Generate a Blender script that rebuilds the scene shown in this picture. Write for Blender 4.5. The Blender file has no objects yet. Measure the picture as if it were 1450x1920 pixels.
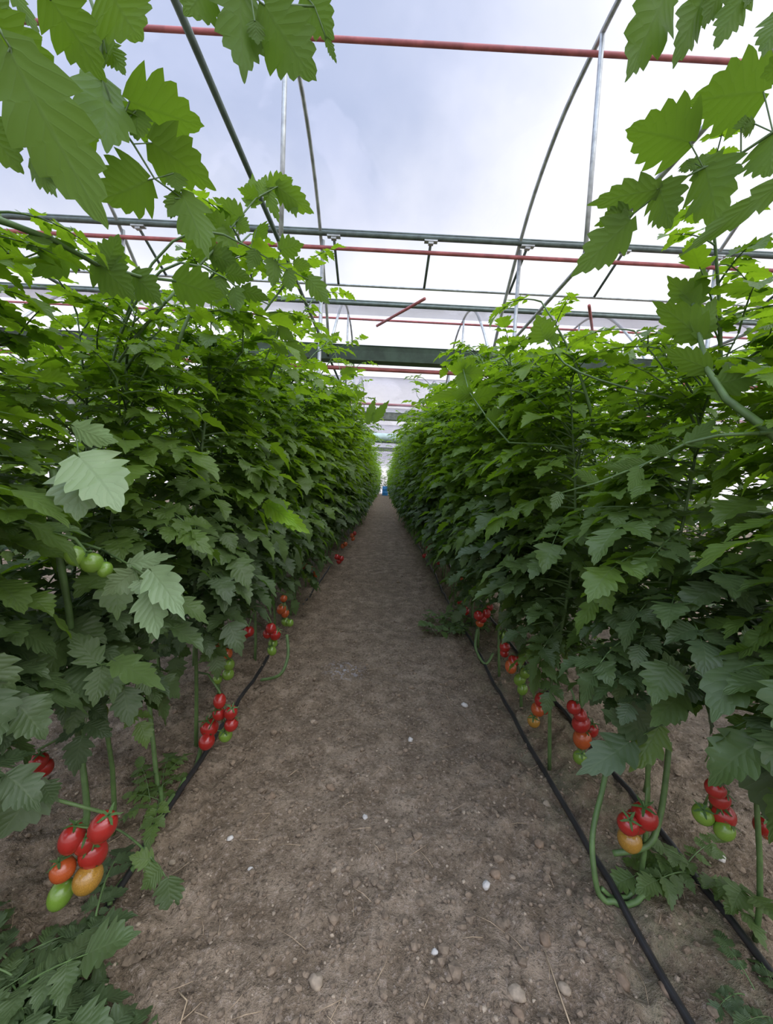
import bpy, math, random
import numpy as np
from mathutils import Vector, Matrix
random.seed(11)
rng = np.random.default_rng(5)
S = bpy.context.scene
C = S.collection
PI = math.pi
W_, H_, F = 1450.0, 1920.0, 720.0

# ------------------------------------------------------------------ camera
CAM_H = 1.10
ROLL, PITCH, YAW = math.radians(2.6), math.atan(52 / F), math.atan(-5 / F)
base = Matrix.Rotation(PI / 2, 3, 'X')                       # looks along +Y
Rm = Matrix.Rotation(-ROLL, 3, 'Y') @ Matrix.Rotation(YAW, 3, 'Z') @ Matrix.Rotation(-PITCH, 3, 'X') @ base
cd = bpy.data.cameras.new('camera')
cam = bpy.data.objects.new('camera', cd)
C.objects.link(cam)
cam.matrix_world = Matrix.Translation((0, 0, CAM_H)) @ Rm.to_4x4()
cd.sensor_fit = 'VERTICAL'
cd.sensor_height = 36.0
cd.sensor_width = 36.0
cd.lens = F / H_ * 36.0
cd.clip_start = 0.02
cd.clip_end = 300
S.camera = cam
CAMP = Vector((0, 0, CAM_H))


def ray(px, py):
    return (Rm @ Vector(((px - W_ / 2) / F, -(py - H_ / 2) / F, -1.0)))


def at(px, py, y):
    """the place seen at a point of the photograph, y metres down the path"""
    d = ray(px, py)
    return CAMP + d * (y / d.y)


def ground_at(px, py, z=0.0):
    d = ray(px, py)
    return CAMP + d * ((z - CAM_H) / d.z)


# ------------------------------------------------------------------ helpers
def tag(o, label, cat, group=None, kind=None):
    o['label'] = label
    o['category'] = cat
    if group:
        o['group'] = group
    if kind:
        o['kind'] = kind
    return o


def struct(o):
    o['kind'] = 'structure'
    return o


def empty(name, loc, rz=0.0, sc=1.0):
    o = bpy.data.objects.new(name, None)
    o.empty_display_size = 0.1
    o.location = loc
    o.rotation_euler = (0, 0, rz)
    o.scale = (sc, sc, sc)
    C.objects.link(o)
    return o


def world_of(o):
    m = Matrix.LocRotScale(o.location, o.rotation_euler, o.scale)
    return world_of(o.parent) @ m if o.parent else m


class MB:
    """collects vertices, faces, uv and a tone value per face; build() links ONE mesh object"""

    def __init__(self):
        self.v, self.f, self.uv, self.tone, self.mi = [], [], [], [], []
        self.n = 0

    def add(self, verts, faces, uvs=None, tone=0.5, mi=0):
        self.v.append(np.asarray(verts, dtype=np.float64).reshape(-1, 3))
        k = self.n
        for fc in faces:
            self.f.append(tuple(i + k for i in fc))
            self.mi.append(mi)
        self.tone.append(np.full(len(verts), tone) if np.isscalar(tone) else np.asarray(tone))
        self.uv.append(np.zeros((len(verts), 2)) if uvs is None else np.asarray(uvs))
        self.n += len(verts)

    def tube(self, pts, r, sides=8, mi=0, tone=0.5, cap=True):
        P = [Vector(p) for p in pts]
        n = len(P)
        rs = [r] * n if np.isscalar(r) else list(r)
        up = Vector((0.13, 0.21, 0.97))
        V, Fc = [], []
        prev = None
        for i, p in enumerate(P):
            t = (P[min(i + 1, n - 1)] - P[max(i - 1, 0)]).normalized()
            a = prev if prev is not None else (up if abs(t.dot(up)) < 0.95 else Vector((1, 0, 0)))
            a = (a - t * a.dot(t)).normalized()
            prev = a
            b = t.cross(a)
            for k in range(sides):
                an = 2 * PI * k / sides
                V.append(p + (a * math.cos(an) + b * math.sin(an)) * rs[i])
        for i in range(n - 1):
            for k in range(sides):
                k2 = (k + 1) % sides
                Fc.append((i * sides + k, i * sides + k2, (i + 1) * sides + k2, (i + 1) * sides + k))
        if cap:
            Fc.append(tuple(reversed(range(sides))))
            Fc.append(tuple((n - 1) * sides + k for k in range(sides)))
        self.add([tuple(q) for q in V], Fc, tone=tone, mi=mi)

    def box(self, c, s, mi=0):
        x, y, z = c
        a, b, d = s[0] / 2, s[1] / 2, s[2] / 2
        V = [(x + i * a, y + j * b, z + k * d) for i in (-1, 1) for j in (-1, 1) for k in (-1, 1)]
        self.add(V, [(0, 1, 3, 2), (4, 6, 7, 5), (0, 4, 5, 1), (2, 3, 7, 6), (0, 2, 6, 4), (1, 5, 7, 3)], mi=mi)

    def mesh(self, name, mats, smooth=True):
        me = bpy.data.meshes.new(name)
        V = np.concatenate(self.v)
        me.from_pydata(V.tolist(), [], self.f)
        for m in (mats if isinstance(mats, (list, tuple)) else [mats]):
            me.materials.append(m)
        nl = len(me.loops)
        li = np.empty(nl, dtype=np.int32)
        me.loops.foreach_get('vertex_index', li)
        uv = me.uv_layers.new(name='UVMap')
        uv.data.foreach_set('uv', np.concatenate(self.uv)[li].astype(np.float32).ravel())
        at_ = me.attributes.new('tone', 'FLOAT', 'POINT')
        at_.data.foreach_set('value', np.concatenate(self.tone).astype(np.float32))
        me.polygons.foreach_set('material_index', np.array(self.mi, dtype=np.int32))
        if smooth:
            me.polygons.foreach_set('use_smooth', np.ones(len(me.polygons), dtype=bool))
        me.update()
        return me

    def build(self, name, mats, parent=None, smooth=True, loc=None):
        return link(name, self.mesh(name, mats, smooth), parent, loc)


def link(name, me, parent=None, loc=None):
    o = bpy.data.objects.new(name, me)
    C.objects.link(o)
    if parent:
        o.parent = parent
    if loc is not None:
        o.location = loc
    return o


# ------------------------------------------------------------------ materials
def mat(name):
    m = bpy.data.materials.new(name)
    m.use_nodes = True
    nt = m.node_tree
    nt.nodes.clear()
    out = nt.nodes.new('ShaderNodeOutputMaterial')
    return m, nt, nt.nodes, nt.links, out


def math_node(nt, op, a, b=None, c=None, clamp=False):
    n = nt.nodes.new('ShaderNodeMath')
    n.operation = op
    n.use_clamp = clamp
    for i, x in enumerate((a, b, c)):
        if x is None:
            continue
        if isinstance(x, (int, float)):
            n.inputs[i].default_value = x
        else:
            nt.links.new(x, n.inputs[i])
    return n.outputs[0]


def mix_col(nt, fac, a, b):
    n = nt.nodes.new('ShaderNodeMix')
    n.data_type = 'RGBA'
    for s, x in ((n.inputs[0], fac), (n.inputs[6], a), (n.inputs[7], b)):
        if isinstance(x, (int, float)):
            s.default_value = x
        elif isinstance(x, tuple):
            s.default_value = (*x, 1)
        else:
            nt.links.new(x, s)
    return n.outputs[2]


def noise(nt, scale, detail=3, rough=0.55, vec=None, dist=0.0):
    n = nt.nodes.new('ShaderNodeTexNoise')
    n.inputs['Scale'].default_value = scale
    n.inputs['Detail'].default_value = detail
    n.inputs['Roughness'].default_value = rough
    n.inputs['Distortion'].default_value = dist
    if vec is not None:
        nt.links.new(vec, n.inputs['Vector'])
    return n.outputs[0]


def smooth(nt, x, lo, hi):
    n = nt.nodes.new('ShaderNodeMapRange')
    n.interpolation_type = 'SMOOTHSTEP'
    n.inputs[1].default_value = lo
    n.inputs[2].default_value = hi
    nt.links.new(x, n.inputs[0])
    return n.outputs[0]


def simple(name, col, rough=0.5, metal=0.0, var=0.15, scale=8.0, spec=0.5, coat=0.0):
    m, nt, N, L, out = mat(name)
    b = N.new('ShaderNodeBsdfPrincipled')
    tc = N.new('ShaderNodeTexCoord')
    nz = noise(nt, scale, 4, 0.6, tc.outputs['Object'])
    dark = tuple(c * (1 - var) for c in col)
    lite = tuple(min(1, c * (1 + var)) for c in col)
    L.new(mix_col(nt, smooth(nt, nz, 0.3, 0.7), dark, lite), b.inputs['Base Color'])
    b.inputs['Roughness'].default_value = rough
    b.inputs['Metallic'].default_value = metal
    b.inputs['Specular IOR Level'].default_value = spec
    b.inputs['Coat Weight'].default_value = coat
    L.new(b.outputs[0], out.inputs[0])
    return m


def leaf_material(name, young, old, trans_col, trans=0.38):
    """tomato leaf: tone attribute = how young the leaf is, veins from the uv, paler underside"""
    m, nt, N, L, out = mat(name)
    a = N.new('ShaderNodeAttribute')
    a.attribute_name = 'tone'
    tone = a.outputs['Fac']
    uv = N.new('ShaderNodeUVMap')
    sep = N.new('ShaderNodeSeparateXYZ')
    L.new(uv.outputs[0], sep.inputs[0])
    au = math_node(nt, 'ABSOLUTE', math_node(nt, 'SUBTRACT', sep.outputs[0], 0.5))
    ph = math_node(nt, 'SUBTRACT', math_node(nt, 'MULTIPLY', sep.outputs[1], 7.0), math_node(nt, 'MULTIPLY', au, 4.2))
    fr = math_node(nt, 'ABSOLUTE', math_node(nt, 'SUBTRACT', math_node(nt, 'FRACT', ph), 0.5))
    side = math_node(nt, 'SUBTRACT', 1.0, smooth(nt, fr, 0.0, 0.10))
    mid = math_node(nt, 'SUBTRACT', 1.0, smooth(nt, au, 0.005, 0.045))
    vein = math_node(nt, 'MAXIMUM', mid, math_node(nt, 'MULTIPLY', side, 0.6))
    oi = N.new('ShaderNodeObjectInfo')
    tc = N.new('ShaderNodeTexCoord')
    nz = noise(nt, 9.0, 2, 0.5, tc.outputs['Object'])
    age = math_node(nt, 'ADD', tone, math_node(nt, 'MULTIPLY', math_node(nt, 'SUBTRACT', oi.outputs['Random'], 0.5), 0.22), clamp=True)
    col = mix_col(nt, age, old, young)
    hsv = N.new('ShaderNodeHueSaturation')
    L.new(col, hsv.inputs['Color'])
    L.new(math_node(nt, 'ADD', math_node(nt, 'MULTIPLY', nz, 0.5), 0.75), hsv.inputs['Value'])
    veined = mix_col(nt, math_node(nt, 'MULTIPLY', vein, 0.30), hsv.outputs[0], (0.16, 0.23, 0.09))
    geo = N.new('ShaderNodeNewGeometry')
    under = mix_col(nt, math_node(nt, 'MULTIPLY', geo.outputs['Backfacing'], 0.30), veined, (0.10, 0.18, 0.025))
    bump = N.new('ShaderNodeBump')
    bump.inputs['Strength'].default_value = 0.35
    bump.inputs['Distance'].default_value = 0.002
    L.new(math_node(nt, 'SUBTRACT', math_node(nt, 'MULTIPLY', smooth(nt, fr, 0.0, 0.5), 0.8), math_node(nt, 'MULTIPLY', vein, 0.5)), bump.inputs['Height'])
    b = N.new('ShaderNodeBsdfPrincipled')
    L.new(under, b.inputs['Base Color'])
    L.new(bump.outputs[0], b.inputs['Normal'])
    b.inputs['Roughness'].default_value = 0.46
    # the hairy underside hardly shines
    L.new(math_node(nt, 'SUBTRACT', 0.55, math_node(nt, 'MULTIPLY', geo.outputs['Backfacing'], 0.48)), b.inputs['Specular IOR Level'])
    t = N.new('ShaderNodeBsdfTranslucent')
    tcx = N.new('ShaderNodeMix')
    tcx.data_type = 'RGBA'
    tcx.blend_type = 'MULTIPLY'
    tcx.inputs[0].default_value = 1.0
    L.new(mix_col(nt, age, (0.03, 0.10, 0.010), trans_col), tcx.inputs[6])
    L.new(mix_col(nt, math_node(nt, 'MULTIPLY', vein, 0.35), (1, 1, 1), (0.55, 0.6, 0.45)), tcx.inputs[7])
    L.new(tcx.outputs[2], t.inputs['Color'])
    mx = N.new('ShaderNodeMixShader')
    mx.inputs[0].default_value = trans
    L.new(b.outputs[0], mx.inputs[1])
    L.new(t.outputs[0], mx.inputs[2])
    L.new(mx.outputs[0], out.inputs[0])
    return m


LEAF = leaf_material('tomato_leaf', (0.14, 0.24, 0.022), (0.100, 0.150, 0.066), (0.32, 0.54, 0.015), 0.45)
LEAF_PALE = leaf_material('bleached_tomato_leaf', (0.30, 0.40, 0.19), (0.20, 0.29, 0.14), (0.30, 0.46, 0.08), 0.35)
LEAF_LIT = leaf_material('lit_tomato_leaf', (0.26, 0.46, 0.03), (0.20, 0.36, 0.03), (0.45, 0.75, 0.03), 0.45)  # brighter copy of the leaf, with the light falling on it put into the colour
STEM = simple('tomato_stem', (0.088, 0.155, 0.045), 0.55, var=0.2, scale=30)
RED = simple('ripe_tomato_skin', (0.34, 0.020, 0.015), 0.25, var=0.12, scale=25, coat=0.3)
ORANGE = simple('turning_tomato_skin', (0.42, 0.085, 0.02), 0.25, var=0.25, scale=25, coat=0.3)
YELLOW = simple('half_ripe_tomato_skin', (0.36, 0.19, 0.03), 0.25, var=0.3, scale=20, coat=0.3)
GREEN = simple('unripe_tomato_skin', (0.16, 0.28, 0.035), 0.26, var=0.15, scale=25, coat=0.3)
CALYX = simple('tomato_calyx', (0.07, 0.14, 0.035), 0.6)
GALV = simple('galvanised_steel', (0.36, 0.38, 0.36), 0.42, 0.55, var=0.25, scale=14)
GREENPIPE = simple('weathered_dark_steel', (0.095, 0.125, 0.105), 0.5, 0.3, var=0.25, scale=10)
REDPIPE = simple('red_primer_pipe', (0.34, 0.095, 0.088), 0.55, 0.0, var=0.25, scale=10)
GUTTER = simple('dark_green_gutter', (0.045, 0.075, 0.05), 0.55, 0.0, var=0.3, scale=6)
HOSE = simple('black_drip_hose', (0.022, 0.021, 0.021), 0.42, var=0.3, scale=20)
DUCT = simple('pale_green_duct_film', (0.36, 0.46, 0.40), 0.5, var=0.2, scale=3)
BLUE = simple('blue_plastic', (0.03, 0.22, 0.50), 0.4, var=0.1)
STONE = simple('pale_stone', (0.32, 0.255, 0.18), 0.85, var=0.3, scale=40)
STONE2 = simple('brown_stone', (0.22, 0.155, 0.100), 0.85, var=0.3, scale=40)
WHITE = simple('white_stone', (0.52, 0.49, 0.44), 0.8, var=0.2, scale=40)
CLOD = simple('soil_clod', (0.185, 0.138, 0.092), 0.95, var=0.35, scale=60)
STRAW = simple('dry_straw', (0.40, 0.30, 0.19), 0.8, var=0.3, scale=30)


def soil_material():
    m, nt, N, L, out = mat('packed_soil')
    tc = N.new('ShaderNodeTexCoord')
    ob = tc.outputs['Object']
    big = noise(nt, 1.3, 5, 0.6, ob)
    mid = noise(nt, 9.0, 6, 0.7, ob)
    fine = noise(nt, 75.0, 4, 0.75, ob)
    grit = noise(nt, 230.0, 2, 0.6, ob)
    c1 = mix_col(nt, smooth(nt, big, 0.3, 0.7), (0.285, 0.218, 0.148), (0.400, 0.312, 0.222))
    c2 = mix_col(nt, smooth(nt, mid, 0.35, 0.72), (0.165, 0.122, 0.080), c1)
    c3 = mix_col(nt, math_node(nt, 'MULTIPLY', smooth(nt, fine, 0.52, 0.70), 0.7), c2, (0.44, 0.355, 0.28))
    c4 = mix_col(nt, math_node(nt, 'MULTIPLY', math_node(nt, 'SUBTRACT', 1.0, smooth(nt, fine, 0.32, 0.48)), 0.8), c3, (0.060, 0.046, 0.034))
    c5 = mix_col(nt, math_node(nt, 'MULTIPLY', smooth(nt, grit, 0.66, 0.74), 0.5), c4, (0.55, 0.48, 0.41))
    sep = N.new('ShaderNodeSeparateXYZ')
    L.new(ob, sep.inputs[0])
    # thin film of algae on the damp soil along the right hand hoses
    dx = math_node(nt, 'ABSOLUTE', math_node(nt, 'SUBTRACT', sep.outputs[0], 0.80))
    moss = math_node(nt, 'MULTIPLY', math_node(nt, 'SUBTRACT', 1.0, smooth(nt, dx, 0.08, 0.3)), smooth(nt, mid, 0.4, 0.65))
    c6 = mix_col(nt, math_node(nt, 'MULTIPLY', moss, 0.55), c5, (0.145, 0.155, 0.085))
    # spilled white powder on the path
    w = ground_at(646, 1256)
    vd = N.new('ShaderNodeVectorMath')
    vd.operation = 'DISTANCE'
    L.new(ob, vd.inputs[0])
    vd.inputs[1].default_value = (w.x, w.y, 0)
    sp = math_node(nt, 'MULTIPLY', math_node(nt, 'SUBTRACT', 1.0, smooth(nt, vd.outputs['Value'], 0.02, 0.16)), smooth(nt, noise(nt, 40, 3, 0.6, ob), 0.5, 0.62))
    c7 = mix_col(nt, math_node(nt, 'MULTIPLY', sp, 0.75), c6, (0.50, 0.49, 0.52))
    b = N.new('ShaderNodeBsdfPrincipled')
    L.new(c7, b.inputs['Base Color'])
    b.inputs['Roughness'].default_value = 0.95
    b.inputs['Specular IOR Level'].default_value = 0.15
    h = math_node(nt, 'ADD', math_node(nt, 'MULTIPLY', mid, 0.8), math_node(nt, 'ADD', math_node(nt, 'MULTIPLY', fine, 0.5), math_node(nt, 'MULTIPLY', grit, 0.15)))
    bp = N.new('ShaderNodeBump')
    bp.inputs['Strength'].default_value = 0.9
    bp.inputs['Distance'].default_value = 0.03
    L.new(h, bp.inputs['Height'])
    L.new(bp.outputs[0], b.inputs['Normal'])
    L.new(b.outputs[0], out.inputs[0])
    return m


def film_material():
    m, nt, N, L, out = mat('greenhouse_film')
    tc = N.new('ShaderNodeTexCoord')
    ob = tc.outputs['Object']
    wet = smooth(nt, noise(nt, 0.55, 5, 0.55, ob, 0.6), 0.50, 0.53)
    wet2 = smooth(nt, noise(nt, 1.1, 6, 0.6, ob, 0.3), 0.35, 0.75)
    lw = N.new('ShaderNodeLayerWeight')
    lw.inputs[0].default_value = 0.5
    graze = math_node(nt, 'MULTIPLY', math_node(nt, 'POWER', lw.outputs['Facing'], 2.5), 0.95)
    fac = math_node(nt, 'ADD', math_node(nt, 'ADD', math_node(nt, 'ADD', graze, 0.08), math_node(nt, 'MULTIPLY', wet, 0.09)), math_node(nt, 'MULTIPLY', wet2, 0.10))
    tr = N.new('ShaderNodeBsdfTransparent')
    tr.inputs[0].default_value = (0.97, 0.97, 0.975, 1)
    tl = N.new('ShaderNodeBsdfTranslucent')
    tl.inputs[0].default_value = (0.62, 0.59, 0.62, 1)
    mx = N.new('ShaderNodeMixShader')
    L.new(math_node(nt, 'MINIMUM', fac, 0.9), mx.inputs[0])
    L.new(tr.outputs[0], mx.inputs[1])
    L.new(tl.outputs[0], mx.inputs[2])
    L.new(mx.outputs[0], out.inputs[0])
    return m


FILM = film_material()
SOIL = soil_material()

# ------------------------------------------------------------------ sky
wd = bpy.data.worlds.new('overcast_sky')
S.world = wd
wd.use_nodes = True
nt = wd.node_tree
nt.nodes.clear()
N, L = nt.nodes, nt.links
wo = N.new('ShaderNodeOutputWorld')
bg = N.new('ShaderNodeBackground')
tc = N.new('ShaderNodeTexCoord')
sp = N.new('ShaderNodeSeparateXYZ')
dirv = tc.outputs['Generated']
L.new(dirv, sp.inputs[0])
cl = noise(nt, 2.2, 5, 0.55, dirv, 0.4)
cl2 = noise(nt, 6.0, 4, 0.5, dirv)
xx = math_node(nt, 'ADD', sp.outputs[0], math_node(nt, 'MULTIPLY', math_node(nt, 'SUBTRACT', cl, 0.5), 0.55))
left = math_node(nt, 'SUBTRACT', 1.0, smooth(nt, xx, -0.10, 0.60))
high = smooth(nt, math_node(nt, 'ADD', math_node(nt, 'SUBTRACT', sp.outputs[2], math_node(nt, 'MULTIPLY', sp.outputs[0], 0.25)), math_node(nt, 'MULTIPLY', math_node(nt, 'SUBTRACT', cl2, 0.5), 0.25)), 0.38, 0.74)
blue = math_node(nt, 'MULTIPLY', high, left)
c = mix_col(nt, blue, (0.73, 0.735, 0.78), (0.30, 0.355, 0.50))
lowband = math_node(nt, 'SUBTRACT', 1.0, smooth(nt, sp.outputs[2], 0.28, 0.42))
c = mix_col(nt, math_node(nt, 'MULTIPLY', lowband, 0.5), c, (0.78, 0.74, 0.76))
# extra sky brightness added overhead and behind the camera to light the leaves
back = math_node(nt, 'MULTIPLY', math_node(nt, 'SUBTRACT', 1.0, smooth(nt, sp.outputs[1], -0.35, 0.15)), smooth(nt, sp.outputs[2], 0.30, 0.60))
zen = smooth(nt, sp.outputs[2], 0.79, 0.93)
st = math_node(nt, 'ADD', 1.0, math_node(nt, 'MULTIPLY', math_node(nt, 'MAXIMUM', zen, math_node(nt, 'MULTIPLY', back, 0.75)), 4.2))
L.new(c, bg.inputs[0])
L.new(st, bg.inputs[1])
L.new(bg.outputs[0], wo.inputs[0])

# ------------------------------------------------------------------ ground
def vnoise(x, y, seed):
    xi, yi = np.floor(x).astype(np.int64), np.floor(y).astype(np.int64)
    fx, fy = x - xi, y - yi
    fx, fy = fx * fx * (3 - 2 * fx), fy * fy * (3 - 2 * fy)

    def h(a, b):
        n = (a * 374761393 + b * 668265263 + seed * 974711) & 0x7fffffff
        n = ((n ^ (n >> 13)) * 1274126177) & 0x7fffffff
        return ((n ^ (n >> 16)) & 0xffff) / 65535.0
    return (h(xi, yi) * (1 - fx) * (1 - fy) + h(xi + 1, yi) * fx * (1 - fy) + h(xi, yi + 1) * (1 - fx) * fy + h(xi + 1, yi + 1) * fx * fy)


def ground_z(x, y):
    x = np.asarray(x, dtype=np.float64)
    y = np.asarray(y, dtype=np.float64)
    rough = 0.45 + 0.55 * np.clip((np.abs(x) - 0.25) / 0.35, 0, 1)
    z = 0.030 * (vnoise(x * 2.3, y * 2.3, 1) - 0.5) + rough * (0.030 * (vnoise(x * 9, y * 9, 2) - 0.5) + 0.030 * (vnoise(x * 24, y * 24, 3) - 0.5) + 0.018 * (vnoise(x * 60, y * 60, 4) - 0.5))
    z = z + 0.028 * np.clip((np.abs(x) - 0.50) / 0.3, 0, 1) ** 1.5 - 0.008
    return z


def gz(x, y):
    return float(ground_z(np.array([x]), np.array([y]))[0])


gx = np.concatenate([-np.geomspace(13, 1.55, 26), np.linspace(-1.5, 1.5, 250), np.geomspace(1.55, 13, 26)])
gy = np.concatenate([np.linspace(-4, 0.35, 12), np.geomspace(0.42, 47, 420)])
GX, GY = np.meshgrid(gx, gy)
GZ = ground_z(GX.ravel(), GY.ravel())
nx, ny = len(gx), len(gy)
gm = MB()
idx = np.arange(nx * ny).reshape(ny, nx)
fcs = np.stack([idx[:-1, :-1], idx[:-1, 1:], idx[1:, 1:], idx[1:, :-1]], -1).reshape(-1, 4).tolist()
gm.add(np.stack([GX.ravel(), GY.ravel(), GZ], 1), fcs)
struct(gm.build('floor', SOIL))

# ------------------------------------------------------------------ greenhouse frame
SPAN, HALF, C0 = 4.2, 2.1, 2.75
PROF_D = [0, 0.45, 0.95, 1.3, 1.8, 2.1]
PROF_H = [2.90, 2.87, 2.68, 2.42, 1.93, 1.55]


def roof_h(d):
    d = min(abs(d), HALF)
    # smooth (Catmull-Rom through the measured points)
    xs = [-0.45] + PROF_D + [2.4]
    ys = [2.87] + PROF_H + [1.17]
    for i in range(1, len(xs) - 2):
        if d <= xs[i + 1] + 1e-9:
            t = (d - xs[i]) / (xs[i + 1] - xs[i])
            m1 = (ys[i + 1] - ys[i - 1]) / (xs[i + 1] - xs[i - 1]) * (xs[i + 1] - xs[i])
            m2 = (ys[i + 2] - ys[i]) / (xs[i + 2] - xs[i]) * (xs[i + 1] - xs[i])
            return CAM_H + ((2 * t**3 - 3 * t**2 + 1) * ys[i] + (t**3 - 2 * t**2 + t) * m1 + (-2 * t**3 + 3 * t**2) * ys[i + 1] + (t**3 - t**2) * m2)
    return CAM_H + 1.55


# clear film of every span
LX, RX = -12.0, 12.0
nspan = 10
for k in range(-1, nspan):
    cy = C0 + SPAN * k
    d0, d1 = -2.06, 2.06
    if k == 0:
        d1 = 1.25                                             # the valley vents of the first gutter stand open
    if k == 1:
        d0 = -1.45
    ds = np.linspace(d0, d1, 26)
    xs = np.linspace(LX, RX, 13)
    b = MB()
    V = [(x, cy + d, roof_h(d) + 0.035) for d in ds for x in xs]
    n = len(xs)
    Fc = [(i * n + j, i * n + j + 1, (i + 1) * n + j + 1, (i + 1) * n + j) for i in range(len(ds) - 1) for j in range(n - 1)]
    b.add(V, Fc)
    struct(b.build('ceiling' if k == 0 else 'ceiling_film', FILM))
# side walls and far end
YB, YF = C0 - SPAN * 1.5, C0 + SPAN * (nspan - 0.5)
for nm, x in (('wall_left', LX), ('wall_right', RX)):
    b = MB()
    b.add([(x, YB, 0), (x, YF, 0), (x, YF, 2.65), (x, YB, 2.65)], [(0, 1, 2, 3)])
    struct(b.build(nm, FILM))
b = MB()
b.add([(LX, YF, 0), (RX, YF, 0), (RX, YF, 2.65), (LX, YF, 2.65)], [(0, 1, 2, 3)])
struct(b.build('wall_far', FILM))

TRUSS_X = [-4.74, -2.74, -0.74, 1.25, 3.25, 5.25]
TIE_H = CAM_H + 1.52
SIDE_WORD = {-4.74: 'two bays left of the path', -2.74: 'one bay left of the path', -0.74: 'just left of the path', 1.25: 'just right of the path', 3.25: 'one bay right of the path', 5.25: 'two bays right of the path'}
SPAN_WORD = ['in the nearest roof span', 'beyond the dark gutter', 'in the third, far roof span']
for k in range(0, 3):
    cy = C0 + SPAN * k
    for x in TRUSS_X:
        t = empty('roof_truss', (x, cy, TIE_H))
        b = MB()
        ds = np.linspace(-2.07, 2.07, 30)
        b.tube([(0, d, roof_h(d) - TIE_H) for d in ds], 0.017, 8)
        b.build('arched_rib', GALV, t)
        b = MB()
        b.tube([(0, -2.1, 0), (0, 2.1, 0)], 0.0145, 8)
        tb = b.build('tie_bar', GREENPIPE if x < 0 else GALV, t)
        if x == -0.74:
            tb['label'] = 'dark green tie bar'
        b = MB()
        b.tube([(0, -0.13, 0), (0, -0.13, roof_h(0.13) - TIE_H)], 0.0155, 8)
        b.tube([(0, -0.13, -0.025), (0, -0.13, 0.04)], 0.022, 8)
        b.build('king_post', GALV, t)
        tag(t, 'arched grey roof truss %s %s' % (SIDE_WORD[x], SPAN_WORD[k]), 'roof truss', 'arched roof trusses')
        # pipe column near each gutter
        yc = cy + 1.30
        b = MB()
        zt = roof_h(1.30) - 0.005
        b.tube([(0, 0, -0.05), (0, 0, zt)], 0.019, 8)
        p = b.build('pipe_column', GALV, None, loc=(x + 0.02, yc, 0))
        tag(p, 'thin grey pipe column standing %s %s' % (SIDE_WORD[x], SPAN_WORD[k]), 'column', 'pipe columns')


def slanted_pipe(name, y, h, r, material, x0=-11.5, x1=11.5, sides=10):
    b = MB()
    b.tube([(x0, y, CAM_H + h), (-4, y, CAM_H + h), (4, y, CAM_H + h), (x1, y, CAM_H + h)], r, sides)
    return b.build(name, material)


p = slanted_pipe('ridge_purlin', 2.69, 2.845, 0.0165, REDPIPE)
tag(p, 'red ridge pipe crossing high above the path in the nearest span', 'pipe', 'red cross pipes')
p = slanted_pipe('ridge_purlin', 6.95, 2.86, 0.018, REDPIPE)
tag(p, 'thin red ridge pipe of the second span, above the dark gutter', 'pipe', 'red cross pipes')
p = slanted_pipe('purlin', 4.03, 2.335, 0.019, REDPIPE)
tag(p, 'red pipe running just under the near dark vent shaft', 'pipe', 'red cross pipes')
p = slanted_pipe('purlin', 4.85, 1.405, 0.024, REDPIPE)
tag(p, 'red pipe running directly beneath the dark green gutter', 'pipe', 'red cross pipes')
p = slanted_pipe('purlin', 9.05, 1.84, 0.03, REDPIPE)
tag(p, 'distant dull red pipe low above the far plants', 'pipe', 'red cross pipes')


def gutter(y, h, material, label):
    b = MB()
    prof = [(-0.13, 0.085), (-0.115, 0.07), (-0.08, -0.075), (0.08, -0.075), (0.115, 0.07), (0.13, 0.085), (0.125, 0.09), (0.075, -0.062), (-0.075, -0.062), (-0.125, 0.09)]
    n = len(prof)
    V = [(x, y + a, CAM_H + h + c_) for x in (-11.8, 11.8) for a, c_ in prof]
    Fc = [(i, (i + 1) % n, n + (i + 1) % n, n + i) for i in range(n)]
    b.add(V, Fc)
    return tag(b.build('rain_gutter', material, smooth=False), label, 'gutter', 'roof valley gutters')


gutter(4.85, 1.56, GUTTER, 'broad dark green gutter between the first and second roof span')
gutter(9.05, 1.56, GALV, 'pale grey gutter of the second roof valley, farther back')
gutter(13.25, 1.56, GALV, 'small grey gutter of the third roof valley, far back')
gutter(17.45, 1.56, GALV, 'tiny grey gutter of the fourth roof valley, farthest back')


def vent_shaft(y, h, r, label, arms):
    t = empty('vent_shaft', (0, y, CAM_H + h))
    b = MB()
    b.tube([(-11, 0, 0), (-4, 0, 0), (4, 0, 0), (11, 0, 0)], r, 10)
    b.tube([(-11, 0.012, r * 1.6), (-4, 0.012, r * 1.6), (4, 0.012, r * 1.6), (11, 0.012, r * 1.6)], r * 0.55, 6)
    b.build('drive_pipe', GREENPIPE, t)
    for i in range(arms[0]):
        x = arms[1] + i * arms[2]
        b = MB()
        b.box((x, 0.0, -r - 0.006), (0.13, 0.05, 0.014))
        b.box((x, 0.0, -r - 0.02), (0.05, 0.04, 0.03))
        b.build('bracket', GALV, t, smooth=False)
        b = MB()
        b.tube([(x, 0, -r - 0.01), (x - 0.005, arms[3], arms[4])], 0.014, 8)
        b.build('arm', GREENPIPE, t)
    return tag(t, label, 'vent shaft', 'roof vent drive shafts')


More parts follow.
